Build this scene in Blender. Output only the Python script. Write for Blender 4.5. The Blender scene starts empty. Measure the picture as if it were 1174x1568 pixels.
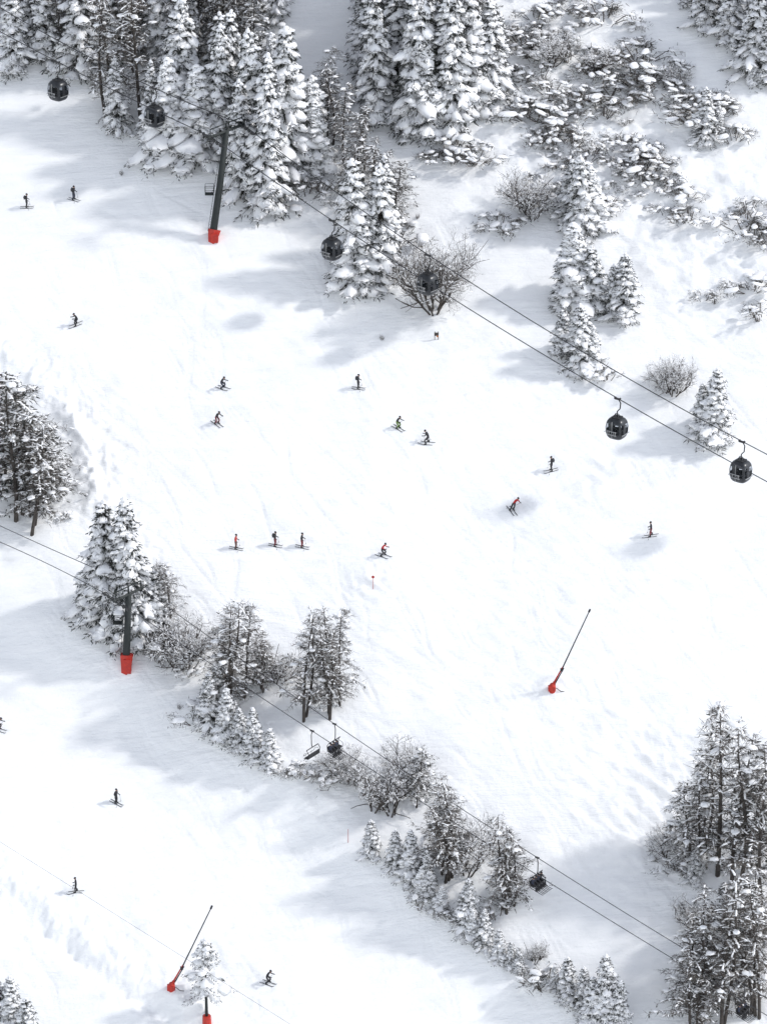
import bpy, bmesh, math, random
import numpy as np
from mathutils import Vector, Matrix
random.seed(7); RNG=np.random.default_rng(11)
S=13.7; D=500.0; PIT=math.radians(25); A=0.53; B=0.08
cp,sp=math.cos(PIT),math.sin(PIT)
CAM=Vector((0,-D*cp,D*sp)); FW=Vector((0,cp,-sp)); UP=Vector((0,sp,cp))
scene=bpy.context.scene; COL=scene.collection
def ray(u,v): return FW*D+Vector((1,0,0))*((u-587)/S)+UP*((784-v)/S)
def plane_pt(u,v,h=0.0):
    r=ray(u,v); t=(A*CAM.y+B*CAM.x+h-CAM.z)/(r.z-A*r.y-B*r.x); return CAM+r*t
def level_pt(u,v,z):
    r=ray(u,v); return CAM+r*((z-CAM.z)/r.z)
def proj(P):
    q=P-CAM; d=q.dot(FW)/D; return 587+S*q.x/d, 784-S*q.dot(UP)/d
# ---------------------------------------------------------------- noise
def vnoise(x,y,seed):
    T=np.random.default_rng(seed).random((256,256))*2-1
    xi=np.floor(x).astype(int); yi=np.floor(y).astype(int); fx=x-xi; fy=y-yi
    fx=fx*fx*(3-2*fx); fy=fy*fy*(3-2*fy)
    a=T[xi%256,yi%256]; b=T[(xi+1)%256,yi%256]; c=T[xi%256,(yi+1)%256]; d=T[(xi+1)%256,(yi+1)%256]
    return (a*(1-fx)+b*fx)*(1-fy)+(c*(1-fx)+d*fx)*fy
def fbm(x,y,seed,o=4):
    r=0;am=1
    for i in range(o):
        r=r+am*vnoise(x*2**i+i*17.3,y*2**i+i*5.1,seed+i); am*=0.5
    return r
# ---------------------------------------------------------------- terrain
def axis(lo,hi,st,far):
    c=list(np.arange(lo,hi+1e-6,st)); s=st; 
    while c[-1]<far: s=min(s*1.25,25); c.append(c[-1]+s)
    s=st
    while c[0]>-far: s=min(s*1.25,25); c.insert(0,c[0]-s)
    return np.array(c)
ST=0.2
xs=axis(-54,54,ST,700); ys=axis(-76,80,ST,700)
X,Y=np.meshgrid(xs,ys,indexing='ij')
def segd(poly):
    best=np.full(X.shape,1e9)
    for (a,b) in zip(poly[:-1],poly[1:]):
        ax,ay=a;bx,by=b; dx,dy=bx-ax,by-ay
        t=np.clip(((X-ax)*dx+(Y-ay)*dy)/(dx*dx+dy*dy),0,1)
        d=np.hypot(X-ax-t*dx,Y-ay-t*dy)*np.sign((X-ax)*dy-(Y-ay)*dx+1e-9)
        best=np.where(np.abs(d)<np.abs(best),d,best)
    return best
def gp(l): return [tuple(plane_pt(u,v)[:2]) for u,v in l]
def sm(t): t=np.clip(t,0,1); return t*t*(3-2*t)
yl=np.where(Y<-110, -110+(Y+110)*0.3, Y)
Z=A*yl+B*X
Z+=0.9*fbm(X/34,Y/34,3,2)+0.24*fbm(X/9,Y/9,5,3)
d=segd(gp([(-60,870),(230,1050),(330,1125),(440,1190),(560,1300),(700,1415),(860,1540),(1000,1640)]))
nrm=sm((d+1)/6)*(1-sm((d-8)/16))
Z-=1.5*nrm; 
def ridge(l,amp,w,rough=0.0,seed=0):
    global Z
    dd=segd(gp(l)); g=np.exp(-(dd/w)**2); Z+=amp*g*(1+0.6*fbm(X/3,Y/3,40+seed,2)); 
    if rough: Z+=rough*np.exp(-(dd/(w*2.2))**2)*fbm(X/0.9,Y/0.9,50+seed,3)
ridge([(-40,520),(50,575),(115,660),(150,760),(215,850)],0.45,1.3,0.22,1)
ridge([(-40,1315),(60,1375),(150,1455),(290,1535),(360,1590)],0.38,1.1,0.2,2)
ridge([(-40,1350),(60,1420),(170,1500),(300,1575)],-0.45,0.9,0.12,3)
ridge([(560,440),(640,490),(760,500)],0.2,2.0,0.02,4)
ridge([(-40,1235),(120,1290),(300,1400),(480,1560)],0.12,1.2,0.05,5)
def patch(u,v,ru,rv,amp,f=0.8,seed=0,an=2.2):
    global Z
    c=plane_pt(u,v); rx=ru/S; ry=rv/S/0.9
    g=np.exp(-((X-c.x)/rx)**2-((Y-c.y)/ry)**2)
    xr=X*0.77-Y*0.64; yr=X*0.64+Y*0.77
    n=fbm(xr/f/an,yr/f,seed+60,3)
    Z+=amp*g*n
patch(140,700,60,90,0.34,1.1,1); patch(560,890,50,25,0.18,0.7,2); patch(1000,1180,120,90,0.24,0.9,3)
patch(850,1060,45,18,0.2,0.6,4); patch(110,1430,120,50,0.24,1.0,5); patch(1000,1300,120,90,0.24,1.0,6)
patch(900,180,170,150,0.6,1.8,7,1.6); patch(1060,300,150,110,0.42,1.7,8,1.6); patch(430,1250,130,60,0.12,1.0,9)
patch(920,720,80,40,0.16,0.8,10); patch(1100,420,120,100,0.26,1.3,11); patch(700,600,500,260,0.06,1.1,12,3)
patch(800,950,400,250,0.075,1.1,13,3); patch(330,1300,400,220,0.07,1.1,14,3); patch(350,420,400,220,0.06,1.1,15,3)
c0=plane_pt(846,1060); Z+=0.35*np.exp(-(((X-c0.x)/1.6)**2+((Y-c0.y)/1.3)**2)**2)
T=np.zeros_like(Z); i0=np.searchsorted(xs,-54); j0=np.searchsorted(ys,-76)
zones=[((-20,250,700,900),140,(0.62,-0.78)),((500,480,1174,1300),200,(0.7,-0.7)),((0,1060,500,1568),110,(0.75,-0.66)),((0,560,800,1100),110,(0.8,-0.6)),((600,900,1150,1450),80,(0.5,-0.85))]
trk=[]
for (u0,v0,u1,v1),n,dr in zones:
    for k in range(n):
        s=plane_pt(random.uniform(u0,u1),random.uniform(v0,v1)); L=random.uniform(4,28)
        th=math.atan2(dr[1],dr[0])+random.uniform(-0.35,0.35); am=random.uniform(0.0,0.6); wl=random.uniform(9,22); ph=random.uniform(0,6.28)
        dep=random.uniform(0.02,0.11)
        for q in range(random.choice([1,2,2])):
            x,y=s.x+q*0.45,s.y+q*0.3; t=0
            while t<L:
                a2=th+am*math.sin(2*math.pi*t/wl+ph); x+=0.16*math.cos(a2); y+=0.16*math.sin(a2); t+=0.16
                e=min(1,t/3,(L-t)/3); trk.append((x,y,dep*max(e,0)))
trk=np.array(trk)
ix=np.round((trk[:,0]-xs[i0])/ST).astype(int)+i0; iy=np.round((trk[:,1]-ys[j0])/ST).astype(int)+j0
for a in range(-2,3):
    for b in range(-2,3):
        px=np.clip(ix+a,0,len(xs)-1); py=np.clip(iy+b,0,len(ys)-1)
        dd=np.hypot(xs[px]-trk[:,0],ys[py]-trk[:,1])
        np.minimum.at(T,(px,py),-trk[:,2]*np.exp(-(dd/0.17)**2))
Z+=T
def H(x,y):
    i=min(max(int(np.searchsorted(xs,x))-1,0),len(xs)-2); j=min(max(int(np.searchsorted(ys,y))-1,0),len(ys)-2)
    fx=(x-xs[i])/(xs[i+1]-xs[i]); fy=(y-ys[j])/(ys[j+1]-ys[j])
    return float((Z[i,j]*(1-fx)+Z[i+1,j]*fx)*(1-fy)+(Z[i,j+1]*(1-fx)+Z[i+1,j+1]*fx)*fy)
def on_slope(u,v):
    r=ray(u,v); lo,hi=0.6,1.5
    for _ in range(34):
        m=(lo+hi)/2; P=CAM+r*m
        if P.z>H(P.x,P.y): lo=m
        else: hi=m
    P=CAM+r*lo; return Vector((P.x,P.y,H(P.x,P.y)))
def above(u,v,drop):
    G=plane_pt(u,v+drop); q=G-CAM; K=(784-v)/(S*D)
    h=(K*q.dot(FW)-q.dot(UP))/(cp+K*sp); return G+Vector((0,0,h))
# ---------------------------------------------------------------- materials
def mat(name,col,rough=0.6,metal=0,noise=None,scale=5,bump=0,bscale=20):
    m=bpy.data.materials.new(name); m.use_nodes=True; nt=m.node_tree; bs=nt.nodes['Principled BSDF']
    bs.inputs['Base Color'].default_value=(*col,1); bs.inputs['Roughness'].default_value=rough; bs.inputs['Metallic'].default_value=metal
    tc=nt.nodes.new('ShaderNodeTexCoord')
    if noise:
        n=nt.nodes.new('ShaderNodeTexNoise'); n.inputs['Scale'].default_value=scale; nt.links.new(tc.outputs['Object'],n.inputs['Vector'])
        r=nt.nodes.new('ShaderNodeValToRGB'); r.color_ramp.elements[0].color=(*col,1); r.color_ramp.elements[1].color=(*noise,1)
        r.color_ramp.elements[0].position=0.35; r.color_ramp.elements[1].position=0.65
        nt.links.new(n.outputs['Fac'],r.inputs['Fac']); nt.links.new(r.outputs['Color'],bs.inputs['Base Color'])
    if bump:
        n=nt.nodes.new('ShaderNodeTexNoise'); n.inputs['Scale'].default_value=bscale; n.inputs['Detail'].default_value=4
        nt.links.new(tc.outputs['Object'],n.inputs['Vector']); b=nt.nodes.new('ShaderNodeBump'); b.inputs['Strength'].default_value=1; b.inputs['Distance'].default_value=bump
        nt.links.new(n.outputs['Fac'],b.inputs['Height']); nt.links.new(b.outputs['Normal'],bs.inputs['Normal'])
    return m
SNOW_T=mat('tree_snow',(0.93,0.93,0.935),0.7,0,(0.9,0.9,0.91),3,0.04,5)
NEED=mat('spruce_needles',(0.018,0.021,0.018),0.8,0,(0.05,0.053,0.047),3)
BARK=mat('bark',(0.04,0.034,0.03),0.9,0,(0.08,0.068,0.06),4)
TWIG=mat('twigs',(0.065,0.056,0.05),0.9,0,(0.17,0.15,0.135),2)
DARK=mat('tower_paint',(0.012,0.017,0.017),0.7,0,(0.02,0.025,0.025),2)
CABLE=mat('cable_steel',(0.03,0.03,0.035),0.6,0.2,(0.05,0.05,0.055),3)
RED=mat('red_padding',(0.5,0.03,0.015),0.6,0,(0.38,0.022,0.015),3)
BLACK=mat('black_plastic',(0.012,0.012,0.014),0.45,0,(0.022,0.022,0.024),6)
SKIN=mat('face_skin',(0.5,0.3,0.22),0.6,0,(0.45,0.26,0.19),30)
SHELL=mat('cabin_paint',(0.02,0.022,0.026),0.3,0.2,(0.03,0.032,0.036),3)
SILV=mat('cabin_trim',(0.4,0.41,0.42),0.35,0.7,(0.5,0.5,0.5),5)
def glassm():
    m=bpy.data.materials.new('cabin_glass'); m.use_nodes=True; nt=m.node_tree; bs=nt.nodes['Principled BSDF']
    bs.inputs['Base Color'].default_value=(0.02,0.025,0.03,1); bs.inputs['Roughness'].default_value=0.06
    tr=nt.nodes.new('ShaderNodeBsdfTransparent'); tr.inputs[0].default_value=(0.88,0.9,0.93,1)
    mx=nt.nodes.new('ShaderNodeMixShader'); mx.inputs[0].default_value=0.22
    nt.links.new(tr.outputs[0],mx.inputs[1]); nt.links.new(bs.outputs[0],mx.inputs[2]); nt.links.new(mx.outputs[0],nt.nodes['Material Output'].inputs[0]); return m
GLASS=glassm()
m=bpy.data.materials.new('piste_snow'); m.use_nodes=True; nt=m.node_tree; bs=nt.nodes['Principled BSDF']; bs.inputs['Roughness'].default_value=0.65
tc=nt.nodes.new('ShaderNodeTexCoord'); 
mp=nt.nodes.new('ShaderNodeMapping'); mp.inputs['Rotation'].default_value=(0,0,math.radians(42)); mp.inputs['Scale'].default_value=(0.25,1.5,1); nt.links.new(tc.outputs['Object'],mp.inputs['Vector'])
n1=nt.nodes.new('ShaderNodeTexNoise'); n1.inputs['Scale'].default_value=0.7; n1.inputs['Detail'].default_value=8; n1.inputs['Roughness'].default_value=0.6; nt.links.new(mp.outputs[0],n1.inputs['Vector'])
n2=nt.nodes.new('ShaderNodeTexNoise'); n2.inputs['Scale'].default_value=3; n2.inputs['Detail'].default_value=5; nt.links.new(tc.outputs['Object'],n2.inputs['Vector'])
ad=nt.nodes.new('ShaderNodeMath'); ad.operation='MULTIPLY_ADD'; ad.inputs[1].default_value=0.18; nt.links.new(n2.outputs['Fac'],ad.inputs[0]); nt.links.new(n1.outputs['Fac'],ad.inputs[2])
bp=nt.nodes.new('ShaderNodeBump'); bp.inputs['Distance'].default_value=0.26; bp.inputs['Strength'].default_value=1.0; nt.links.new(ad.outputs[0],bp.inputs['Height']); nt.links.new(bp.outputs[0],bs.inputs['Normal'])
rp=nt.nodes.new('ShaderNodeValToRGB'); rp.color_ramp.elements[0].color=(0.89,0.895,0.9,1); rp.color_ramp.elements[1].color=(0.935,0.935,0.935,1); rp.color_ramp.elements[0].position=0.35; rp.color_ramp.elements[1].position=0.6
nt.links.new(n1.outputs['Fac'],rp.inputs[0]); nt.links.new(rp.outputs[0],bs.inputs['Base Color']); GSNOW=m
nx,ny=len(xs),len(ys)
me=bpy.data.meshes.new('snow_slope'); co=np.stack([X,Y,Z],-1).reshape(-1,3).astype(np.float32)
I,J=np.meshgrid(np.arange(nx-1),np.arange(ny-1),indexing='ij'); b0=(I*ny+J).ravel()
q=np.stack([b0,b0+ny,b0+ny+1,b0+1],-1).astype(np.int32)
me.vertices.add(len(co)); me.vertices.foreach_set('co',co.ravel()); me.loops.add(q.size); me.loops.foreach_set('vertex_index',q.ravel())
me.polygons.add(len(q)); me.polygons.foreach_set('loop_start',np.arange(0,q.size,4,dtype=np.int32)); me.polygons.foreach_set('use_smooth',np.ones(len(q),bool))
me.update(calc_edges=True); me.validate(); me.materials.append(GSNOW)
COL.objects.link(bpy.data.objects.new('snow_slope',me))
# ---------------------------------------------------------------- mesh builder
def icot(sub):
    bm=bmesh.new(); bmesh.ops.create_icosphere(bm,subdivisions=sub,radius=1); v=np.array([w.co[:] for w in bm.verts]); f=np.array([[w.index for w in g.verts] for g in bm.faces]); bm.free(); return v,f
ICO1=icot(1); ICO2=icot(2)
class MB:
    def __init__(s): s.v=[]; s.f=[]; s.m=[]; s.sm=[]; s.n=0
    def add(s,v,f,m,smooth=True):
        v=np.asarray(v,float).reshape(-1,3); s.v.append(v)
        for g in f: s.f.append([int(k)+s.n for k in g])
        s.m+= [m]*len(f); s.sm+=[smooth]*len(f); s.n+=len(v)
    def lump(s,c,ax,sc,m,rng,ico=ICO2,jit=0.22):
        v=ico[0].copy(); v=v*(1+rng.uniform(-jit,jit,(len(v),1))); v=v*np.array(sc)
        v[:,2]=np.where(v[:,2]<0,v[:,2]*0.45,v[:,2])
        x=np.array(ax,float); x/=np.linalg.norm(x); y=np.cross((0,0,1),x); y/=max(np.linalg.norm(y),1e-6); z=np.cross(x,y)
        s.add(v@np.array([x,y,z])+np.array(c),ico[1],m)
    def snowstrip(s,P,w,h,m,g):
        P=np.array(P); n=len(P); vs=[]; fs=[]
        prof=[(-1,-.15),(-.75,.55),(0,1),(.75,.55),(1,-.15),(0,-.4)]
        for i in range(n):
            t=P[min(i+1,n-1)]-P[max(i-1,0)]; t/=max(np.linalg.norm(t),1e-6); y=np.cross((0,0,1),t); y/=max(np.linalg.norm(y),1e-6)
            for a,b in prof: vs.append(P[i]+y*a*w[i]*g.uniform(.75,1.25)+np.array([0,0,b*h[i]*g.uniform(.7,1.3)-abs(a)*w[i]*0.35])+t*g.uniform(-.03,.03))
        for i in range(n-1):
            for k in range(6): fs.append((i*6+k,i*6+(k+1)%6,(i+1)*6+(k+1)%6,(i+1)*6+k))
        fs.append(tuple(range(6))); fs.append(tuple((n-1)*6+k for k in range(5,-1,-1)))
        s.add(vs,fs,m)
    def tube(s,pts,rad,m,n=6,cap=True,smooth=True):
        pts=[Vector(p) for p in pts]; vs=[]; fs=[]
        up0=None
        for i,p in enumerate(pts):
            t=(pts[min(i+1,len(pts)-1)]-pts[max(i-1,0)]); t.normalize()
            if up0 is None: up0=Vector((0,0,1)) if abs(t.z)<0.9 else Vector((1,0,0))
            a=t.cross(up0).normalized(); b=t.cross(a)
            for k in range(n):
                w=2*math.pi*k/n; vs.append(p+(a*math.cos(w)+b*math.sin(w))*rad[i])
        for i in range(len(pts)-1):
            for k in range(n): fs.append((i*n+k,i*n+(k+1)%n,(i+1)*n+(k+1)%n,(i+1)*n+k))
        if cap: fs.append(tuple(range(n))[::-1]); fs.append(tuple((len(pts)-1)*n+k for k in range(n)))
        s.add([tuple(v) for v in vs],fs,m,smooth)
    def box(s,c,sz,m,R=None):
        v=np.array([(x,y,z) for x in(-.5,.5) for y in(-.5,.5) for z in(-.5,.5)])*np.array(sz)
        if R is not None: v=v@np.array(R).T
        s.add(v+np.array(c),[(0,1,3,2),(4,6,7,5),(0,4,5,1),(2,3,7,6),(0,2,6,4),(1,5,7,3)],m,False)
    def ribbon(s,a,b,w,m,rng):
        a=np.array(a);b=np.array(b);d=b-a; r=rng.normal(size=3); k=np.cross(d,r); k/=max(np.linalg.norm(k),1e-6)
        s.add([a-k*w,a+k*w,b+k*w*0.4,b-k*w*0.4],[(0,1,2,3)],m,False)
    def mesh(s,name,mats):
        me=bpy.data.meshes.new(name); me.from_pydata(np.concatenate(s.v).tolist(),[],s.f)
        me.polygons.foreach_set('material_index',s.m); me.polygons.foreach_set('use_smooth',s.sm)
        for k in mats: me.materials.append(k)
        me.update(); return me
TM=[BARK,NEED,SNOW_T,TWIG]
def obj(name,me,loc=(0,0,0),rot=(0,0,0),sc=(1,1,1),parent=None):
    o=bpy.data.objects.new(name,me); COL.objects.link(o); o.location=loc; o.rotation_euler=rot; o.scale=sc
    if parent: o.parent=parent
    return o
def empty(name,loc=(0,0,0),rz=0):
    o=bpy.data.objects.new(name,None); COL.objects.link(o); o.location=loc; o.rotation_euler=(0,0,rz); o.empty_display_size=0.3; return o
# ---------------------------------------------------------------- trees (height 10)
def spruce(seed,R=1.9,snow=0.8,fat=1.0,droop=0.45,z0=0.35,step=1.0,nbr=(5,8),name='spruce_tree'):
    g=np.random.default_rng(seed); b=MB(); HH=10
    b.tube([(0,0,-0.6),(0.03,0.02,4),(0,0,9.7)],[0.17,0.11,0.02],0,7)
    z=z0; bulge=[g.uniform(0.7,1.25) for _ in range(12)]
    while z<9.75:
        f=(HH-z)/(HH-z0*0.9); n=int(g.integers(*nbr)) if f>0.12 else 4
        a0=g.uniform(0,6.28)
        for k in range(n):
            th=a0+k*6.283/n+g.uniform(-0.4,0.4); L=R*(f**0.72)*g.uniform(0.55,1.15)*bulge[int(th*1.9+z*1.3)%12]+0.14
            zz=z+g.uniform(-0.15,0.15); d=np.array([math.cos(th),math.sin(th),0]); s=np.array([-d[1],d[0],0])
            dr=droop*g.uniform(0.6,1.5)
            P=lambda t: np.array([0,0,zz])+d*L*t+np.array([0,0,(0.14*t-dr*t*t)*L])
            b.tube([P(0),P(0.5),P(1)],[0.04,0.025,0.01],0,3,False)
            for q in range(int(6+L*13)):
                t=g.uniform(0.12,1.06); lat=g.uniform(-1,1)*0.38*L*(1.15-t*0.7); p=P(t)+s*lat-np.array([0,0,g.uniform(0,0.1)+abs(lat)*0.3])
                e=d*g.uniform(0.2,1)+s*np.sign(lat)*g.uniform(0.1,0.9)-np.array([0,0,g.uniform(0.1,1.0)]); e/=np.linalg.norm(e)
                b.ribbon(p,p+e*g.uniform(0.14,0.32),g.uniform(0.025,0.055),1,g)
            if g.random()<snow:
                t0=g.uniform(0.1,0.4); t1=g.uniform(0.85,1.02); ts=np.linspace(t0,t1,5); wm=(0.1+0.12*L)*fat*g.uniform(0.6,1.45)
                b.snowstrip([P(t)+np.array([0,0,0.03]) for t in ts],[wm*.5,wm*.95,wm*1.15,wm*1.1,wm*.55],[(0.08+.05*L)*fat*q for q in (.6,1,1.3,1.2,.7)],2,g)
                for q in range(int(g.integers(1,4)) if L>0.5 else 1):
                    t=g.uniform(0.3,0.85); sd=g.choice([-1,1]); ll=0.45*L*(1.15-t)*g.uniform(.7,1.3)+.1
                    Q=[P(t)+(s*sd*0.85+d*0.55)*ll*k2+np.array([0,0,0.02-0.35*ll*k2*k2*1.3]) for k2 in (0.1,.5,1)]
                    wq=wm*g.uniform(.45,.75); b.snowstrip(Q,[wq*.8,wq,wq*.5],[.08*fat,.1*fat,.05*fat],2,g)
            if g.random()<0.22*snow: 
                t=g.uniform(.55,.95); l=(0.13+0.1*L)*fat*g.uniform(.8,1.25); b.lump(P(t)+np.array([0,0,.04]),d+s*g.uniform(-.5,.5),(l,l*.85,l*.55),2,g)
        z+=g.uniform(0.22,0.42)*(0.6+0.5*f)*step
    b.lump((0,0,9.75),(1,0,0),(0.12*fat,0.12*fat,0.26),2,g)
    return b.mesh(name,TM)
def larch(seed,R=1.5,snow=0.5,stems=1,lean=0.0,fol=0.1):
    g=np.random.default_rng(seed); b=MB()
    for st in range(stems):
        hh=10*(1 if st==0 else g.uniform(0.7,0.95)); ox,oy=(0,0) if st==0 else (g.uniform(-1.0,1.0),g.uniform(-0.6,0.6))
        lx=lean+g.uniform(-0.6,0.6); w=g.uniform(-0.25,0.25)
        TP=lambda f: np.array([ox+lx*f*f+w*math.sin(f*5),oy+w*math.cos(f*4),hh*f])
        b.tube([TP(-0.06)]+[TP(f) for f in(0.0,0.2,0.4,0.6,0.8,1)],[0.12,0.11,0.095,0.08,0.06,0.035,0.01],0,6)
        nb=int(80/ (1 if stems<2 else 1.4)); sec=[g.uniform(.3,1.5) for _ in range(10)]
        for k in range(nb):
            f=0.15+0.84*(k/nb)**0.9+g.uniform(-0.02,0.02); f=min(f,0.99)
            pr=math.sin(min(1,(f+0.08)/0.5)*math.pi/2)*(1-f)**0.62*1.15
            th=g.uniform(0,6.283); L=R*pr*g.uniform(0.35,1.3)*sec[int(th*1.6+f*9)%10]+0.22
            d=np.array([math.cos(th),math.sin(th),0]); s=np.array([-d[1],d[0],0]); up=g.uniform(0.1,0.8); dr=g.uniform(0.2,0.7)
            P=lambda t: TP(f)+d*L*t+np.array([0,0,(up*t-dr*t*t)*L])
            b.tube([P(0),P(0.5),P(1)],[0.03,0.02,0.008],3,3,False)
            for q in range(int(4+L*9)):
                t=g.uniform(0.15,1); sd=g.choice([-1,1]); ll=g.uniform(0.2,0.55)*(1.15-t*0.6)*min(1,L)
                e=d*g.uniform(0.1,0.8)+s*sd*g.uniform(0.2,1)+np.array([0,0,g.uniform(-0.8,0.45)]); e/=np.linalg.norm(e)
                p=P(t); p2=p+e*ll; b.ribbon(p,p2,0.014,3,g)
                for r in range(3):
                    tt=g.uniform(0.3,1); e2=e+g.normal(size=3)*0.7+np.array([0,0,-0.2]); p3=p+e*ll*tt; b.ribbon(p3,p3+e2*g.uniform(0.08,0.24),0.011,3,g)
                if g.random()<fol: b.ribbon(p2,p2+e*0.2,0.05,1,g)
                if g.random()<snow*0.6: b.lump(p+e*ll*0.5+np.array([0,0,0.03]),e,(ll*0.45,0.04,0.035),2,g,ICO1)
            for t in (0.25,0.45,0.65,0.85,1.0):
                if g.random()<snow: b.lump(P(t)+np.array([0,0,0.04]),P(t+.05)-P(t-.05),(0.19*g.uniform(0.4,1.4),0.06,0.05),2,g,ICO1)
            if g.random()<snow*.22: b.lump(P(.8)+np.array([0,0,0.05]),d,(0.3*g.uniform(.6,1.2),.2,.12),2,g)
    return b.mesh('larch_tree',TM)
def bare(seed,stems=9,spread=0.75,snow=0.4,levels=4,HT=8.6,WR=4.2):
    g=np.random.default_rng(seed); b=MB()
    def inside(p): return (p[0]**2+p[1]**2)/WR**2+((p[2]-HT*0.5)/(HT*0.52))**2<1.0+g.uniform(-.15,.1)
    def grow(p,d,L,r,lv):
        n=3; pts=[p]; dd=d.copy()
        for i in range(n):
            dd=dd+g.normal(size=3)*0.14+np.array([0,0,0.07]); dd/=np.linalg.norm(dd); pts.append(pts[-1]+dd*L/n)
        if lv>1 and not inside(pts[3]): 
            if not inside(pts[1]): return
            L*=.5
        if lv>=3:
            mn=.014 if lv<5 else .009
            b.ribbon(pts[0],pts[2],max(r,mn),3,g); b.ribbon(pts[2],pts[3],max(r*0.7,mn*.8),3,g)
        else: b.tube(pts,[r,r*0.85,r*0.7,r*0.55],0 if lv<2 else 3,5 if lv<2 else 3,False)
        if 2<=lv<=4 and g.random()<snow: b.lump(pts[2]+np.array([0,0,0.04]),pts[3]-pts[1],(L*0.3,0.055,0.045),2,g,ICO1)
        if lv<levels:
            for k in range([5,4,4,4,2][lv]):
                q=pts[g.integers(1,4)] ; e=dd+g.normal(size=3)*0.6; e/=np.linalg.norm(e); grow(q,e,max(L*g.uniform(0.5,0.78),.4),r*0.58,lv+1)
    for s in range(stems):
        th=s*6.283/stems+g.uniform(-0.4,0.4); sr=spread*g.uniform(0.1,1.15)
        d=np.array([math.cos(th)*sr,math.sin(th)*sr,1]); d/=np.linalg.norm(d)
        grow(np.array([math.cos(th)*0.25,math.sin(th)*0.25,-0.3]),d,HT*.46*g.uniform(0.8,1.1),0.1,0)
    return b.mesh('bare_tree',TM)
def shrub(seed,big=1.0,n=26,rad=1.5):
    g=np.random.default_rng(seed); b=MB()
    for k in range(n):
        th=g.uniform(0,6.283); r=rad*math.sqrt(g.random()); hgt=(0.9*(1-(r/1.8)**2)+0.1)*g.uniform(0.4,1.2)
        c=np.array([math.cos(th)*r,math.sin(th)*r,0]); d=np.array([math.cos(th),math.sin(th),0])+g.normal(size=3)*0.5; d[2]=-0.3
        b.tube([c*0.3+np.array([0,0,-0.3]),c*0.8+np.array([0,0,hgt*0.9]),c+np.array([0,0,hgt])],[0.035,0.025,0.01],3,3,False)
        for q in range(24):
            e=g.normal(size=3)*np.array([1,1,0.9])+np.array([0,0,.3]); e/=np.linalg.norm(e); p=c+g.normal(size=3)*np.array([.25,.25,.1])+np.array([0,0,hgt-0.1])
            b.ribbon(p,p+e*g.uniform(0.12,0.4),g.uniform(0.008,0.028),g.choice([1,3,3]),g)
        if g.random()<0.7:
            l=big*g.uniform(.14,.34); b.lump(c+np.array([0,0,hgt+.03]),d,(l,l*g.uniform(.5,.8),l*.45),2,g,ICO2,.18)
        if g.random()<0.5:
            o=g.normal(size=3)*np.array([.2,.2,.05]); l=big*g.uniform(.1,.28); dd=g.normal(size=3); dd[2]=-.1; dd/=np.linalg.norm(dd)
            p=c+o+np.array([0,0,hgt+.02]); b.snowstrip([p-dd*l,p-dd*l*.3,p+dd*l*.4,p+dd*l],[.04*big,.08*big,.09*big,.03*big],[.05,.07*big,.06*big,.03],2,g)
    return b.mesh('snowy_shrub',TM)
SP=[spruce(1,1.9,.86,1.1),spruce(2,1.75,0.9,1.15),spruce(3,2.1,0.86,1.3),spruce(4,1.8,0.8,1.1,0.6),spruce(5,2.2,0.97,1.65),spruce(6,1.55,0.88,1.1)]
PINE=spruce(8,3.4,0.6,1.4,0.3,2.8,2.0,(3,6),'pine_tree')
LA=[larch(11,1.7,.45),larch(12,1.5,0.38,2),larch(13,1.8,0.5,2,0.0,0.2),larch(14,1.6,0.4,3,0.6,0.05),larch(15,1.9,0.8,1,-0.3,0.8)]
BA=[bare(21,10,.8,.35,5),bare(22,5,0.5,0.5,4,8.6,3),bare(23,6,0.8,0.55,4,8.6,4)]
SH=[shrub(31,1,20),shrub(32,1.2,18),shrub(33,0.8,14,1.3),shrub(34,1.4,16),shrub(35,1.0,8,.8)]
def plant(name,me,u,v,hpx,wide=1.0,base_h=10.0,tilt=0.05,sink=0.15):
    P=on_slope(u,v); dep=(P-CAM).dot(FW)/D; h=hpx/S*dep/cp; s=h/base_h
    P.z-=sink
    return obj(name,me,P,(random.uniform(-tilt,tilt),random.uniform(-tilt,tilt),random.uniform(0,6.28)),(s*wide,s*wide,s))
def sprs(l):
    for t in l:
        u,v,h=t[:3]; w=t[3] if len(t)>3 else random.uniform(1.05,1.3); k=t[4] if len(t)>4 else random.randrange(6)
        plant('spruce_tree',SP[k],u,v,h,w)
def lars(l):
    for t in l:
        u,v,h=t[:3]; w=t[3] if len(t)>3 else 1.1; k=t[4] if len(t)>4 else random.randrange(5)
        plant('larch_tree',LA[k],u,v,h,w)
def bars(l):
    for u,v,h,w,k in l: plant('bare_tree',BA[k],u,v,h,w,8.6)
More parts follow.
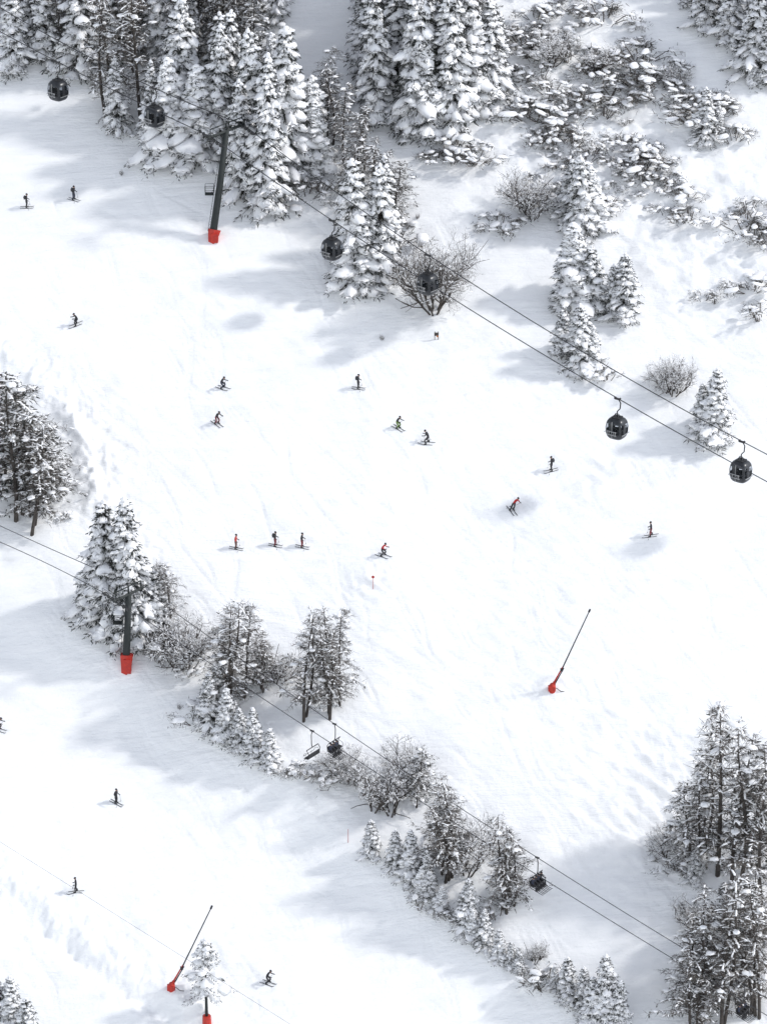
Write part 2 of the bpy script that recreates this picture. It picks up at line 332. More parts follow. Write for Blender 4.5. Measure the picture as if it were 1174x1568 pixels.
sprs([(182,197,110,1.2,3),(255,242,150,1.2,4),(298,242,140,1.5,4),(235,215,120),(335,232,190),(372,298,170,1.1,0),(405,317,225,1.0,1),(438,255,210,1.1,2),(432,232,180),(472,238,120,1.3,4),(485,255,100,1.3,4),(395,250,200),(350,200,180),(280,190,190),(22,108,130),(68,92,150),(120,110,170),
 (578,180,190,0.95,0),(612,150,200),(640,200,220,1.0,2),(655,212,150),(690,196,220,1.1,1),(722,160,190),(745,150,150),(668,150,200),(600,100,160),(560,90,130),(760,130,110),
 (545,434,185,1.2,2),(578,420,170,1.2,3),(560,436,120,1.5,0),(592,392,150,1.1,1),
 (870,330,85,1.5,2),(888,357,120,1.35,3),(900,345,90,1.5,4),(882,462,120,1.55,4),(868,470,90,1.5,2),(905,470,95,1.6,0),(955,487,98,1.5,0),(940,478,75,1.4,3),(887,562,98,1.55,3),(858,542,75,1.4,1),(905,555,60,1.5,4),
 (1090,672,110,1.45,2),(1075,655,70,1.4,0),(1078,212,78,1.6,3),(1098,205,50,1.5,1),
 (1150,110,130,1.4,3),(1118,66,110,1.3,2),(1080,40,110,1.3,0),(1165,70,150,1.2),(1050,8,60),(1174,125,90,1.5),(1100,20,100),
 (165,958,192,1.25,0),(205,975,215,1.15,1),(188,968,150,1.3,3),(228,958,110,1.4,2),(150,935,120,1.3,4),(240,965,90,1.4,0),
 (322,1115,88,1.4,0),(350,1128,80,1.5,2),(368,1142,62,1.6,3),(390,1160,80,1.5,1),(412,1174,62,1.6,2),(335,1096,80,1.4),
 (570,1310,60,1.5,0),(605,1328,62,1.5,3),(630,1345,80,1.4,2),(655,1368,70,1.5,1),(645,1372,50,1.6,4),(675,1392,40,1.7,4),
 (714,1426,85,1.4,0),(740,1448,60,1.5,3),(765,1468,50,1.5,2),(795,1488,42,1.6,1),(725,1438,50,1.6,4),(782,1478,40,1.6,3),
 (868,1530,70,1.5,0),(895,1545,70,1.5,3),(925,1575,125,1.3,1),(850,1515,40,1.6,2),(905,1568,80,1.4,2),(945,1582,90,1.4),
 (18,1575,85,1.6,2),(42,1600,80,1.6,0),(-5,1570,80,1.5,3),(1062,1350,60,1.4,0)])
lars([(20,800,225,1.5,4),(58,805,160,1.6,2),(40,770,180,1.6,2),(75,770,120,1.7,4),(5,740,170,1.5,2),(50,790,100,1.8,4),(22,690,120,1.6,4),
 (262,960,100,1.5,0),(250,935,80,1.6,1),(355,1085,175,1.4,1),(375,1068,140,1.5,0),(402,1060,90,1.6,3),(345,1070,120,1.5,1),
 (472,1100,175,1.2,1),(505,1092,170,1.2,3),(520,1080,150,1.2,0),
 (692,1345,165,1.3,3),(680,1330,120,1.5,2),(770,1400,155,1.4,1),(785,1390,110,1.6,2),(640,1235,90,1.7,4),
 (1098,1340,285,1.15,0),(1130,1360,260,1.15,1),(1062,1335,160,1.4,2),(1165,1380,240,1.2,2),(1085,1300,180,1.2,1),(1072,1570,210,1.2,3),(1112,1575,250,1.1,1),(1160,1560,240,1.1,3),(1060,1590,160,1.3,2),(1140,1480,160,1.4,2),(1110,1450,110,1.5,4),(1150,1330,170,1.3,4),
 (600,345,110,1.6,2),(575,335,120,1.4,1),(550,275,110,1.5,1),(525,250,120,1.4,0),(540,300,80,1.6,2),(510,225,120,1.4,1),(500,190,120,1.3,0),(95,100,120,1.3,1),(160,180,200,1.1,1),(215,180,210,1.1,0)])
bars([(665,478,132,1.0,0),(800,322,90,1.25,1),(815,335,60,1.4,2),(1030,605,82,1.1,1),(1018,600,60,1.2,2),(425,1045,75,1.3,1),(275,1025,92,1.2,2),(290,1022,70,1.3,2),(255,1000,80,1.2,1),(572,1240,112,1.0,1),(600,1247,110,1.0,1),(620,1200,75,1.3,2),(715,1340,100,1.2,2),(1035,128,42,1.7,1),(915,112,60,1.6,1),(730,130,80,1.3,1),(820,1475,48,1.2,1),(520,1190,50,1.8,2),(545,1200,50,1.5,1),(845,100,60,1.5,2),(1020,1310,50,1.5,2),(1060,1420,70,1.3,1)])
plant('pine_tree',PINE,316,1550,122,1.05)
def inpoly(x,y,p):
    r=False
    for i in range(len(p)):
        x1,y1=p[i];x2,y2=p[i-1]
        if (y1>y)!=(y2>y) and x<(x2-x1)*(y-y1)/(y2-y1)+x1: r=not r
    return r
def scatter(poly,n,md,fn):
    pts=[];k=0; us=[p[0] for p in poly]; vs=[p[1] for p in poly]
    while len(pts)<n and k<n*60:
        k+=1; u=random.uniform(min(us),max(us)); v=random.uniform(min(vs),max(vs))
        if inpoly(u,v,poly) and all((u-a)**2+((v-b)*1.3)**2>md*md for a,b in pts): pts.append((u,v)); fn(u,v)
def f_forest(u,v):
    if random.random()<0.62: plant('spruce_tree',random.choice(SP),u,v,random.uniform(90,190),random.uniform(0.95,1.4))
    else: plant('larch_tree',random.choice(LA),u,v,random.uniform(110,190),1.1)
scatter([(-60,60),(0,85),(90,75),(160,120),(200,160),(290,205),(380,265),(430,240),(460,170),(420,90),(440,-30),(-60,-60)],44,27,f_forest)
scatter([(545,70),(565,140),(640,180),(710,180),(740,120),(780,40),(770,-30),(520,-60)],18,26,f_forest)
scatter([(1060,-40),(1130,30),(1200,120),(1260,160),(1260,-60)],10,30,f_forest)
def f_shrub(u,v): plant('snowy_shrub',random.choice(SH),u,v,random.uniform(9,27),random.uniform(1.0,1.8),1.35,0.1,0.15)
scatter([(600,195),(650,235),(720,262),(760,170),(800,200),(830,330),(930,350),(960,330),(930,270),(1010,240),(940,170),(1000,120),(960,40),(900,-20),(790,-20),(750,150)],78,19,f_shrub)
scatter([(930,235),(990,240),(1060,300),(1075,330),(1020,350),(960,300)],13,20,f_shrub)
scatter([(1000,90),(1070,130),(1130,160),(1120,235),(1050,200)],10,22,f_shrub)
scatter([(1125,320),(1180,310),(1190,380),(1140,360)],6,18,f_shrub)
for u,v in [(1075,455),(1092,462),(1120,440),(1160,485),(1150,440),(745,350),(765,345),(470,295),(490,285),(440,1186),(455,1180),(465,260),(505,1185),(528,1192),(668,1395),(690,1405),(640,1385),(820,1500),(835,1510),(760,1400),(1030,1330),(1015,1305),(100,790),(90,730),(980,40),(940,20),(240,1010),(295,1030),(985,275),(300,1100),(430,1180),(930,575),(560,330),(520,320),(610,360)]: f_shrub(u,v)
for u,v in [(585,520),(187,268),(275,1085),(640,335),(540,160)]: plant('sapling',BA[1],u,v,14,0.8,8.6)
# ---------------------------------------------------------------- cables
def fit(pts,deg,t0,t1,n=40):
    t=np.array([p.x for p in pts])
    cy=np.polyfit(t,[p.y for p in pts],deg); cz=np.polyfit(t,[p.z for p in pts],deg)
    return [Vector((x,np.polyval(cy,x),np.polyval(cz,x))) for x in np.linspace(t0,t1,n)]
def span(P0,l,drop,xend):
    pts=[P0]+[above(u,v,drop) for u,v in l]
    deg=2 if len(pts)>2 else 1
    c=fit(pts+[P0]*6,deg,P0.x,xend); c[0]=P0.copy(); return c
def cable(name,pts,r):
    b=MB(); b.tube(pts,[r]*len(pts),0,6); obj(name,b.mesh(name,[CABLE]))
def at_u(c,u):
    for a,b in zip(c[:-1],c[1:]):
        ua,ub=proj(a)[0],proj(b)[0]
        if min(ua,ub)<=u<=max(ua,ub): return a.lerp(b,(u-ua)/(ub-ua))
T1=above(325,209,158); T2=level_pt(371,190,T1.z)
c1r=span(T1,[(510,338),(945,612),(1174,741)],148,75); c1l=span(T1,[(88,92),(0,45)],148,-75)
c2r=span(T2,[(505,290),(745,452),(866,520),(1135,680)],148,75); c2l=span(T2,[(236,133),(0,8)],148,-75)
for c in (c1r,c1l,c2r,c2l): cable('gondola_cable',c,0.055)
L1=above(181,918,112); L2=level_pt(216,900,L1.z)
k1r=span(L1,[(480,1120),(650,1229),(850,1362),(1040,1475)],100,75); k1l=span(L1,[(120,885),(0,828)],100,-75)
k2r=span(L2,[(310,965),(545,1130),(822,1316),(1040,1450)],100,75); k2l=span(L2,[(130,862),(0,803)],100,-75)
for c in (k1r,k1l,k2r,k2l): cable('chairlift_cable',c,0.04)
cable('chairlift_cable',fit([above(-60,1250,90),above(250,1440,90),above(440,1568,90)],1,-60,20),0.014)
# ---------------------------------------------------------------- towers
def tower(name,B0,E1,E2,w0,w1,padh,platf,cabdir):
    rt=empty(name,B0); M=(E1+E2)/2-B0; M.z-=0.1; e1=E1-B0; e2=E2-B0
    b=MB(); b.tube([(0,0,-1),(0,0,padh*0.9),M*0.5,M],[w0*1.05,w0,(w0+w1)/2,w1],0,12); obj('mast',b.mesh('mast',[DARK]),parent=rt)
    b=MB(); b.tube([(0,0,-0.7),(0,0,padh*0.35),(M.x*padh/M.z,M.y*padh/M.z,padh)],[w0*1.5,w0*1.6,w0*1.95],0,6,True,False)
    b.box((w0*.3,-w0*1.1,padh*0.4-.1),(w0*1.9,w0*1.2,padh*1.0),0); obj('padding',b.mesh('padding',[RED]),parent=rt)
    ax=(e2-e1).normalized(); b=MB(); b.tube([e1-ax*0.4-Vector((0,0,.1)),e2+ax*0.4-Vector((0,0,.1))],[0.19,0.19],0,4,True,False)
    up=Vector((0,0,0.95)); b.tube([M,M+up],[0.12,0.1],0,6); b.tube([e1+up*0.9,e2+up*0.9],[0.07,0.07],0,6)
    for e in (e1,e2): b.tube([e,e+up*0.95],[0.06,0.06],0,5)
    obj('crossarm',b.mesh('crossarm',[DARK]),parent=rt)
    b=MB(); cd=cabdir.normalized()
    for e in (e1,e2):
        b.tube([e-cd*1.9-Vector((0,0,.28)),e+cd*1.9-Vector((0,0,.28))],[0.07,0.07],0,4)
        for k in range(-3,4):
            p=e+cd*(k*0.55)-Vector((0,0,0.26)); b.tube([p-ax*0.07,p+ax*0.07],[0.22,0.22],1,12,True,False)
        for s_ in (-1,1):
            p=e+ax*0.5*s_; b.tube([p-cd*1.5+Vector((0,0,.1)),p+cd*1.5+Vector((0,0,.1))],[0.03,0.03],0,4); b.tube([p-cd*1.5+Vector((0,0,.75)),p+cd*1.5+Vector((0,0,.75))],[0.025,0.025],0,4)
            for q in (-1.5,0,1.5): b.tube([p+cd*q,p+cd*q+Vector((0,0,.75))],[0.025,0.025],0,4)
    obj('sheaves',b.mesh('sheaves',[DARK,BLACK]),parent=rt)
    b=MB(); off=Vector((-w0-0.18,-0.1,0))
    for s_ in (-.2,.2):
        o2=off+Vector((0,s_,0)); b.tube([o2+Vector((0,0,padh)),M+o2+Vector((0.25,0,0))],[0.022,0.022],0,4)
    k=padh
    while k<M.z:
        c=off+M*(k/M.z); b.tube([c+Vector((0,-.2,0)),c+Vector((0,.2,0))],[0.016,0.016],0,4); k+=0.3
    if platf:
        c=M*platf+Vector((-w0-0.65,0,0)); b.box(c,(1.0,0.9,0.07),0)
        for dx in(-.5,.5):
            for dy in(-.45,.45): b.tube([c+Vector((dx,dy,0)),c+Vector((dx,dy,1.1))],[0.03,0.03],0,4)
        for hz in (0.55,1.1):
            q=[c+Vector((a,b_,hz)) for a,b_ in((-.5,-.45),(.5,-.45),(.5,.45),(-.5,.45),(-.5,-.45))]
            for i in range(4): b.tube([q[i],q[i+1]],[0.025,0.025],0,4)
    obj('ladder_platform',b.mesh('ladder_platform',[DARK]),parent=rt)
tower('gondola_tower',on_slope(327,366),T1,T2,0.44,0.34,1.1,0.42,c1r[5]-c1r[0])
tower('chairlift_tower',on_slope(194,1024),L1,L2,0.42,0.33,1.7,0.62,k1r[5]-k1r[0])
# ---------------------------------------------------------------- gondola cabin
def cabin_mesh():
    prof=[(-1.28,.5),(-1.2,.82),(-1.0,.98),(-0.62,1.1),(-0.5,1.12),(0.1,1.15),(0.62,1.06),(0.74,1.02),(1.0,.85),(1.15,.6),(1.2,.2)]
    N=32; vs=[]
    for z,r in prof:
        for k in range(N):
            t=2*math.pi*k/N; c,s=math.cos(t),math.sin(t); e=2/3.4
            vs.append((r*math.copysign(abs(c)**e,c),r*0.92*math.copysign(abs(s)**e,s),z))
    b=MB(); fb=[];fg=[]
    for i in range(len(prof)-1):
        for k in range(N):
            f=(i*N+k,i*N+(k+1)%N,(i+1)*N+(k+1)%N,(i+1)*N+k)
            (fg if (4<=i<=5 and k%8 not in (3,4,7)) else fb).append(f)
    fb.append(tuple(range(N))[::-1]); fb.append(tuple((len(prof)-1)*N+k for k in range(N)))
    b.add(vs,fb,0); b.add(vs,fg,1)
    return b.mesh('cabin_body',[SHELL,GLASS])
CM=cabin_mesh()
def cab_parts():
    b=MB()
    b.box((0,0,1.24),(1.0,0.9,0.08),0); b.tube([(0,0,1.2),(0,0,1.55),(0.0,0,1.9),(0.35,-0.0,2.3),(0.4,0,3.0),(0.2,0,3.3),(0,0,3.4)],[0.08,0.07,0.07,0.07,0.07,0.07,0.07],0,6)
    b.tube([(-.35,0,1.3),(-.2,0,1.6),(.2,0,1.6),(.35,0,1.3)],[.05]*4,0,5)
    b.box((0,0,3.4),(0.75,0.16,0.2),0)
    for x in(-.3,.3): b.tube([(x,-.12,3.47),(x,.12,3.47)],[.11,.11],0,8)
    h=b.mesh('hanger',[BLACK]); b=MB()
    for sy in(-1,1):
        for x in(-.03,.03): b.box((x,sy*1.075,0.02),(0.02,0.03,1.9),0)
        for z in(-.55,-.15): b.box((0,sy*1.16,z),(1.2,0.1,0.05),0)
        for x in (-.5,-.3,.3,.5): b.tube([(x,sy*1.18,-0.6),(x,sy*1.18,-0.1)],[.025,.025],0,5)
    for sx in(-1,1): b.box((sx*1.16,0,-0.58),(0.04,1.5,0.07),0)
    b.box((0,0,-1.3),(0.9,0.8,0.08),0)
    r=b.mesh('door_and_ski_rack',[SILV]); b=MB()
    for sx in(-1,1): b.box((sx*0.7,0,-0.55),(0.4,1.5,0.12),0); b.box((sx*0.88,0,-0.3),(0.08,1.5,0.5),0)
    b.box((0,0,-0.95),(1.5,1.5,0.06),0)
    return h,r,b.mesh('benches',[BLACK])
CH,CR,CB=cab_parts()
yaw=math.atan2((c1r[20]-c1r[0]).y,(c1r[20]-c1r[0]).x)
for c,u in ((c1l,88),(c2l,236),(c1r,508),(c2r,655),(c1r,945),(c2r,1135)):
    P=at_u(c,u); e=empty('gondola_cabin',P-Vector((0,0,3.47)),yaw+random.uniform(-0.08,0.08))
    obj('body',CM,parent=e); obj('hanger',CH,parent=e); obj('door_and_ski_rack',CR,parent=e); obj('benches',CB,parent=e)
# ---------------------------------------------------------------- skiers
cols={}
def cm(c):
    if c not in cols: cols[c]=mat('fabric_%d'%len(cols),c,0.7,0,tuple(min(1,k*1.35+0.004) for k in c),6,0.01,12)
    return cols[c]
BK=(0.012,0.012,0.015);RD=(0.36,0.015,0.015);DR=(0.13,0.01,0.015);GR=(0.1,0.17,0.03);NV=(0.02,0.025,0.045);OR=(0.35,0.04,0.03);BR=(0.1,0.04,0.03);GY=(0.04,0.04,0.045)
POSE={
'stand':dict(an=(0,.13,.12),kn=(.07,.13,.5),hp=(0,.1,.9),pe=(0,0,.95),sp=(.02,0,1.15),ch=(.03,0,1.34),nk=(.05,0,1.5),hd=(.08,0,1.66),sh=(.03,.2,1.42),el=(-.02,.31,1.16),ha=(.2,.33,1.0),pt=(.35,.45,.02)),
'ski':dict(an=(0,.17,.12),kn=(.22,.18,.48),hp=(-.12,.12,.8),pe=(-.13,0,.85),sp=(-.02,0,1.02),ch=(.1,0,1.18),nk=(.2,0,1.32),hd=(.29,0,1.46),sh=(.12,.2,1.25),el=(.2,.36,1.02),ha=(.46,.36,1.02),pt=(-.35,.5,.25)),
'sit':dict(an=(.5,.13,-.42),kn=(.46,.13,.06),hp=(0,.1,.1),pe=(-.02,0,.14),sp=(-.04,0,.34),ch=(-.02,0,.53),nk=(.0,0,.69),hd=(.04,0,.85),sh=(-.01,.2,.61),el=(.08,.28,.36),ha=(.32,.2,.3),pt=(.5,.25,-.4))}
def skier(P,head,pose,jk,pt,hl=BK,lean=0.0,feet=True,split=0.0,poles=True,pack=False,name='skier'):
    J={k:np.array(v,float) for k,v in POSE[pose].items()}; e=empty(name,P,head); ch_,sh_=math.cos(head),math.sin(head)
    def gz(x,y):
        if not feet: return 0
        return H(P.x+ch_*x-sh_*y,P.y+sh_*x+ch_*y)-P.z
    def side(k,s):
        v=J[k].copy(); v[1]*=s
        if k in('an',): v[2]+=gz(v[0],v[1]) if feet else 0; v[0]+=split*s
        if k=='kn': v[0]+=split*0.5*s; v[2]+=0.5*gz(0,v[1]) if feet else 0
        if k not in('an','kn'): v[1]+=lean*v[2]
        return v
    def mid(k): v=J[k].copy(); v[1]+=lean*v[2]; return v
    V=[];E=[];Rr=[];tag=[]
    def av(p,r,par,t): V.append(tuple(p)); Rr.append(r); tag.append(t); (E.append((par,len(V)-1)) if par is not None else None); return len(V)-1
    pe=av(mid('pe'),(.16,.14),None,1); s1=av(mid('sp'),(.155,.13),pe,0); c=av(mid('ch'),(.185,.14),s1,0); n=av(mid('nk'),(.07,.07),c,0); av(mid('hd')-np.array([0,0,.04]),(.075,.075),n,3)
    for s in(-1,1):
        h=av(side('hp',s),(.115,.115),pe,1); k=av(side('kn',s),(.085,.085),h,1); a=av(side('an',s),(.07,.07),k,2); f=av(side('an',s)+np.array([.16,0,-.05]),(.05,.045),a,2)
        q=av(side('sh',s),(.085,.085),c,0); l=av(side('el',s),(.065,.065),q,0); w=av(side('ha',s),(.045,.045),l,2)
    me=bpy.data.meshes.new('sk'); me.from_pydata(V,E,[]); o=bpy.data.objects.new('tmp',me); COL.objects.link(o)
    o.modifiers.new('s','SKIN'); sv=me.skin_vertices[0].data
    for i,r in enumerate(Rr): sv[i].radius=r; sv[i].use_root=(i==0)
    o.modifiers.new('ss','SUBSURF').levels=1
    dg=bpy.context.evaluated_depsgraph_get(); ev=o.evaluated_get(dg); bm_=bpy.data.meshes.new_from_object(ev); bpy.data.objects.remove(o)
    bm_.materials.clear()
    for k in (cm(jk),cm(pt),BLACK,SKIN): bm_.materials.append(k)
    Va=np.array(V); segs=[(a,b,tag[b]) for a,b in E]
    for p in bm_.polygons:
        cc=np.array(p.center); best=(9,0)
        for a,b,t in segs:
            d=Va[b]-Va[a]; q=np.clip(np.dot(cc-Va[a],d)/np.dot(d,d),0,1); dist=np.linalg.norm(cc-Va[a]-d*q)
            tt=t
            if t==2: tt=(2 if q>0.72 else (1 if tag[a]==1 else 0))
            if t==2 and tag[a]==2: tt=2
            if t==3: tt=3 if q>.5 else 0
            if dist<best[0]: best=(dist,tt)
        p.material_index=best[1]; p.use_smooth=True
    obj('body',bm_,parent=e)
    hd=mid('hd'); b=MB()
    v=ICO2[0]*np.array([.105,.085,.125]); v[:,0]+=np.where((v[:,2]<0)&(v[:,0]>0),0.01,0); b.add(v+hd+np.array([.012,0,-.01]),ICO2[1],0)
    hv=ICO2[0]*np.array([.14,.125,.13]); hv[:,2]=np.maximum(hv[:,2],-.035); b.add(hv+hd+np.array([-.012,0,.045]),ICO2[1],1)
    for k in range(-3,3):
        a1=k*0.28; a2=(k+1)*0.28
        b.add([hd+np.array([.134*math.cos(t),.12*math.sin(t),z]) for t in(a1,a2) for z in(-.02,.045)],[(0,2,3,1)],2)
    b.tube([hd+np.array([.1,0,.0]),hd+np.array([.13,0,-.045])],[.012,.02],0,5); b.box(hd+np.array([.108,0,-.075]),(.012,.05,.012),3)
    obj('head',b.mesh('head',[SKIN,cm(hl),BLACK,RED]),parent=e)
    b=MB()
    for s in(-1,1):
        w=side('ha',s); b.tube([w-np.array([.02,0,0]),w+np.array([.05,0,.0]),w+np.array([.1,0,-.01])],[.04,.05,.042],0,6)
        for k in range(4):
            y=(k-1.5)*.022; ln=[.05,.06,.056,.045][k]; p=w+np.array([.09,y,-.01]); b.tube([p,p+np.array([ln*.8,0,-.01]),p+np.array([ln,0,-.045]),p+np.array([ln*.5,0,-.07])],[.013,.013,.012,.009],0,5)
        p=w+np.array([.03,-s*.04,0]); b.tube([p,p+np.array([.04,-s*.03,-.02]),p+np.array([.075,-s*.015,-.045])],[.014,.013,.01],0,5)
    obj('gloves',b.mesh('gloves',[BLACK]),parent=e)
    b=MB()
    for s in(-1,1):
        an=side('an',s); b.tube([an+np.array([-.03,0,.18]),an+np.array([-.02,0,.0]),an+np.array([-.02,0,-.07])],[.075,.07,.07],1,7); b.box(an+np.array([.06,0,-.06]),(.31,.1,.08),1)
        x0=an[0]; y0=an[1]; P_=[]
        for t in(-.75,-.3,.2,.7,.84,.93):
            lift={.84:.05,.93:.12}.get(t,0); z=(gz(x0+t,y0) if feet else an[2]-.1-(t*0.25))+.03+lift; P_.append((x0+t,y0,z))
        vs=[];fs=[]
        for i,(x,y,z) in enumerate(P_):
            w=.04 if i<4 else (.045 if i==4 else .02); vs+=[(x,y-w,z),(x,y+w,z),(x,y+w,z+.02),(x,y-w,z+.02)]
        for i in range(5):
            for k in range(4): fs.append((i*4+k,i*4+(k+1)%4,(i+1)*4+(k+1)%4,(i+1)*4+k))
        fs+=[(0,1,2,3),(23,22,21,20)]; b.add(vs,fs,0,False)
        if poles:
            w=side('ha',s)+np.array([.05,0,0]); t=J['pt'].copy(); t[1]*=s; 
            if pose=='stand': t[2]+=gz(t[0],t[1])
            b.tube([w+(w-t)*0.08,w,t],[.014,.012,.01],1,5); b.tube([t+(w-t)*.05,t+(w-t)*.055],[.05,.05],1,8)
    obj('skis_and_poles',b.mesh('skis_and_poles',[cm(BK),BLACK]),parent=e)
    if pack:
        b=MB(); c_=mid('ch'); R=Matrix.Rotation(0.2,3,'Y'); b.box(c_+np.array([-.2,0,-.05]),(.16,.28,.42),0,R); b.tube([c_+np.array([-.2,0,-.26]),c_+np.array([-.27,0,-.05]),c_+np.array([-.2,0,.18])],[.1,.12,.08],0,8); obj('backpack',b.mesh('backpack',[cm(GY)]),parent=e)
    return e
r=math.radians
for (u,v,hd,ps,jk,pt,ln,spl,pk) in [
 (41,318,-5,'stand',BK,BK,0,0,True),(113,306,-25,'stand',BK,NV,0,.05,True),(117,498,200,'ski',BK,BK,.1,.1,False),(341,595,-25,'ski',BK,NV,-.1,.1,False),
 (332,649,-45,'ski',BK,DR,.1,.1,False),(548,595,-15,'stand',BK,BK,0,0,True),(609,656,-35,'ski',BK,GR,0,.05,False),(654,679,170,'ski',BK,BK,-.1,.15,False),
 (844,721,-170,'stand',BK,BK,0,0,True),(783,782,-60,'ski',RD,BK,.45,.1,False),(996,821,185,'stand',BK,DR,0,.12,False),
 (361,840,-15,'stand',OR,BR,0,0,False),(421,836,-15,'stand',BK,DR,0,0,True),(462,838,-15,'stand',BK,DR,0,0,False),(586,851,-25,'ski',RD,BK,.05,.15,False),
 (178,1230,-30,'stand',BK,BK,0,0,False),(117,1366,185,'stand',BK,BK,0,.1,False),(410,1506,-25,'ski',BK,BK,.1,.1,False),(-1,1118,-20,'ski',BK,BK,0,0,False)]:
    skier(on_slope(u,v),r(hd),ps,jk,pt,BK,ln,True,spl,True,pk)
# ---------------------------------------------------------------- chairs
def chair_mesh():
    b=MB(); b.box((0,0,0),(.5,.12,.16),0); b.tube([(0,0,0),(.12,0,-.5),(.1,0,-1.6),(0,0,-1.95)],[.05]*4,0,6)
    b.tube([(0,-1.0,-1.95),(0,1.0,-1.95)],[.05,.05],0,6)
    for s in(-1,1):
        b.tube([(0,s*1.0,-1.95),(-.25,s*1.0,-2.3),(-.2,s*1.0,-2.95),(.35,s*1.0,-3.0)],[.04]*4,0,6)
        b.tube([(-.15,s*.92,-2.3),(.35,s*.92,-2.45),(.5,s*.92,-2.8)],[.022]*3,0,5)
        b.tube([(.5,s*.5,-2.78),(.6,s*.5,-3.4)],[.02]*2,0,5); b.tube([(.6,s*.2,-3.4),(.6,s*.8,-3.4)],[.02]*2,0,5)
    b.tube([(.5,-.92,-2.8),(.5,.92,-2.8)],[.022]*2,0,5)
    fr=b.mesh('frame',[BLACK]); b=MB()
    for k in range(4):
        y=-.72+.48*k; b.box((.08,y,-2.97),(.5,.44,.09),0); b.box((-.2,y,-2.66),(.08,.44,.45),0,Matrix.Rotation(-.15,3,'Y'))
    return fr,b.mesh('seats',[cm((0.03,0.03,0.033))])
FR,SE=chair_mesh()
kyaw=math.atan2((k1r[20]-k1r[0]).y,(k1r[20]-k1r[0]).x)
for c,u,n,fl in ((k1r,478,0,math.pi),(k2r,512,3,0),(k2r,822,4,0),(k2r,1138,3,0)):
    P=at_u(c,u); e=empty('chairlift_chair',P,kyaw+fl); obj('frame',FR,parent=e); obj('seats',SE,parent=e)
    yw=kyaw+fl
    for k in range(n):
        y=-.72+.48*k; Q=P+Vector((math.cos(yw)*.02-math.sin(yw)*y,math.sin(yw)*.02+math.cos(yw)*y,-2.97)); skier(Q,yw,'sit',BK if k%2 else NV,BK,BK,0,False,0,False)
# ---------------------------------------------------------------- snow lances, marker poles
def lance(u,v,ut,vt):
    P=on_slope(u,v); e=empty('snow_lance',P)
    rr=ray(ut,vt); t=(P.y-CAM.y)/rr.y; tip=CAM+rr*t-P; d=tip.normalized(); L=tip.length
    b=MB(); b.tube([(0,0,-.5),(0,0,.45),(0,0,.75)],[.42,.38,.2],0,10,True,False); b.box((-.1,-.15,.25),(.7,.6,.5),0); b.box((.2,0,.75),(.3,.3,.35),0)
    b.tube([(0,0,.5),d*L*.3],[.1,.07],0,8); obj('base_and_mast',b.mesh('base_and_mast',[RED]),parent=e)
    b=MB(); b.tube([d*L*.08,d*L*.28+Vector((.12,0,-.1))],[.07,.06],0,6); b.tube([d*L*.25,d*L*.97],[.08,.06],0,7); b.tube([d*L*.965,d*L],[.12,.11],0,8); b.box(d*L*.25,(.3,.26,.3),0); obj('lance_pipe',b.mesh('lance_pipe',[BLACK]),parent=e)
    b=MB(); b.tube([(0,0,.3),(.5,-.2,.25),(.9,-.3,-.05),(1.3,-.2,-.15)],[.04]*4,0,6); obj('hose',b.mesh('hose',[BLACK]),parent=e)
lance(845,1056,903,933); lance(263,1514,325,1387)
def marker(u,v,h,disc):
    P=on_slope(u,v); e=empty('piste_marker',P); b=MB(); b.tube([(0,0,-.2),(0,0,h)],[.03,.025],0,6)
    obj('pole',b.mesh('pole',[RED]),parent=e)
    if disc: b=MB(); b.tube([(0,-.03,h),(0,-.06,h)],[.17,.17],0,16,True,False); obj('disc',b.mesh('disc',[RED]),parent=e)
marker(571,902,1.5,True); marker(533,1290,1.6,False)
P=on_slope(668,520); e=empty('wooden_sign',P); b=MB()
for x in(-.2,.2): b.tube([(x,0,-.3),(x,0,1.0)],[.04,.04],0,6)
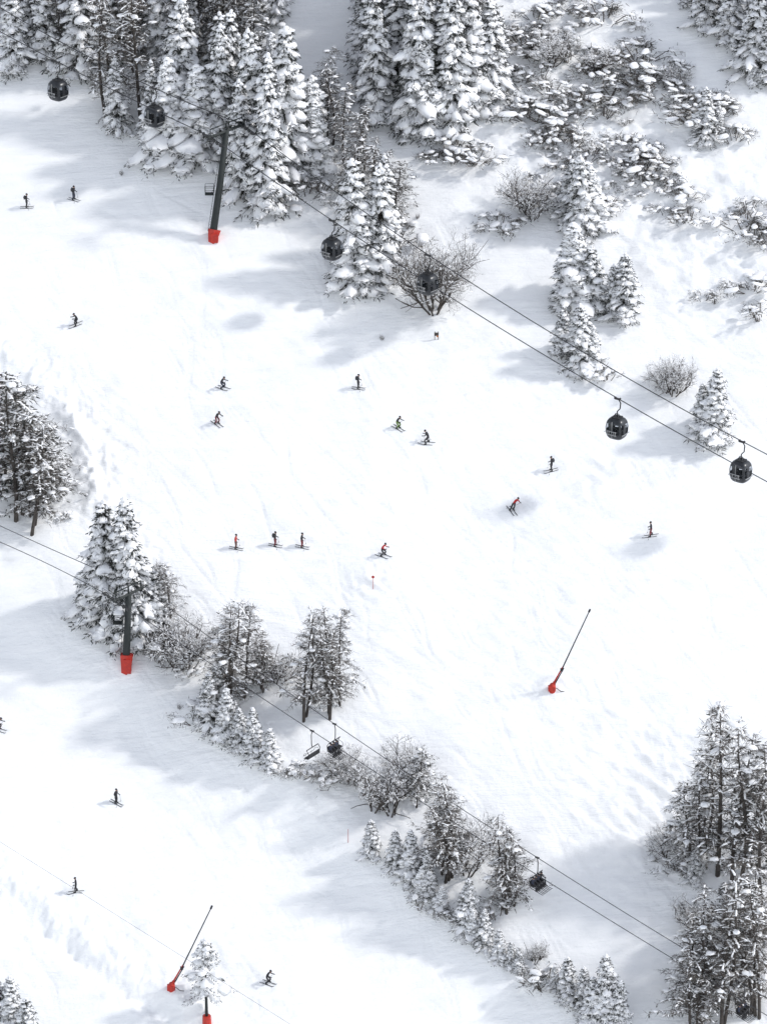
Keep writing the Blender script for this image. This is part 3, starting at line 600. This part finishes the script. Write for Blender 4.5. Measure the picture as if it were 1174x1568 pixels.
b.box((0,-.07,.7),(.5,.05,.4),0); b.box((.1,-.1,.45),(.2,.03,.2),1); obj('board',b.mesh('board',[BARK,mat('orange_board',(.5,.15,.03))]),parent=e)
P=on_slope(317,1572); e=empty('padded_post',P); b=MB(); b.tube([(0,0,-.5),(0,0,1.3)],[.5,.45],0,10,True,False); obj('padding',b.mesh('padding',[RED]),parent=e)
b=MB(); b.tube([(0,0,1.2),(0,0,3.4)],[.16,.14],0,8); obj('post',b.mesh('post',[DARK]),parent=e)
# ---------------------------------------------------------------- light, world, camera
sx=-1.35*cp; yy=(-0.1*cp - B*sx*cp)/(sp+A*cp); zz=A*yy+B*sx
L=Vector((sx,yy,zz-1)).normalized(); Sv=-L
sun=bpy.data.lights.new('sun','SUN'); sun.energy=2.15; sun.angle=math.radians(4.5); sun.color=(1,0.975,0.94)
so=bpy.data.objects.new('sun',sun); COL.objects.link(so); so.rotation_euler=L.to_track_quat('-Z','Y').to_euler(); so.location=(0,0,300)
w=bpy.data.worlds.new('World'); scene.world=w; w.use_nodes=True; nt=w.node_tree; bg=nt.nodes['Background']; bg.inputs[1].default_value=0.15
sk=nt.nodes.new('ShaderNodeTexSky'); sk.sky_type='NISHITA'; sk.sun_disc=False; sk.sun_elevation=math.asin(Sv.z); sk.sun_rotation=math.atan2(Sv.x,Sv.y); sk.altitude=1500
hs=nt.nodes.new('ShaderNodeHueSaturation'); hs.inputs['Saturation'].default_value=0.33; hs.inputs['Value'].default_value=1.86; nt.links.new(sk.outputs[0],hs.inputs['Color']); nt.links.new(hs.outputs[0],bg.inputs[0])
cam=bpy.data.cameras.new('camera'); cam.sensor_fit='VERTICAL'; cam.sensor_height=24; cam.lens=12/((784/S)/D); cam.clip_start=1; cam.clip_end=3000
co=bpy.data.objects.new('camera',cam); COL.objects.link(co); co.location=CAM; co.rotation_euler=(math.pi/2-PIT,0,0); scene.camera=co
scene.view_settings.view_transform='Standard'; scene.view_settings.look='None'; scene.view_settings.exposure=0
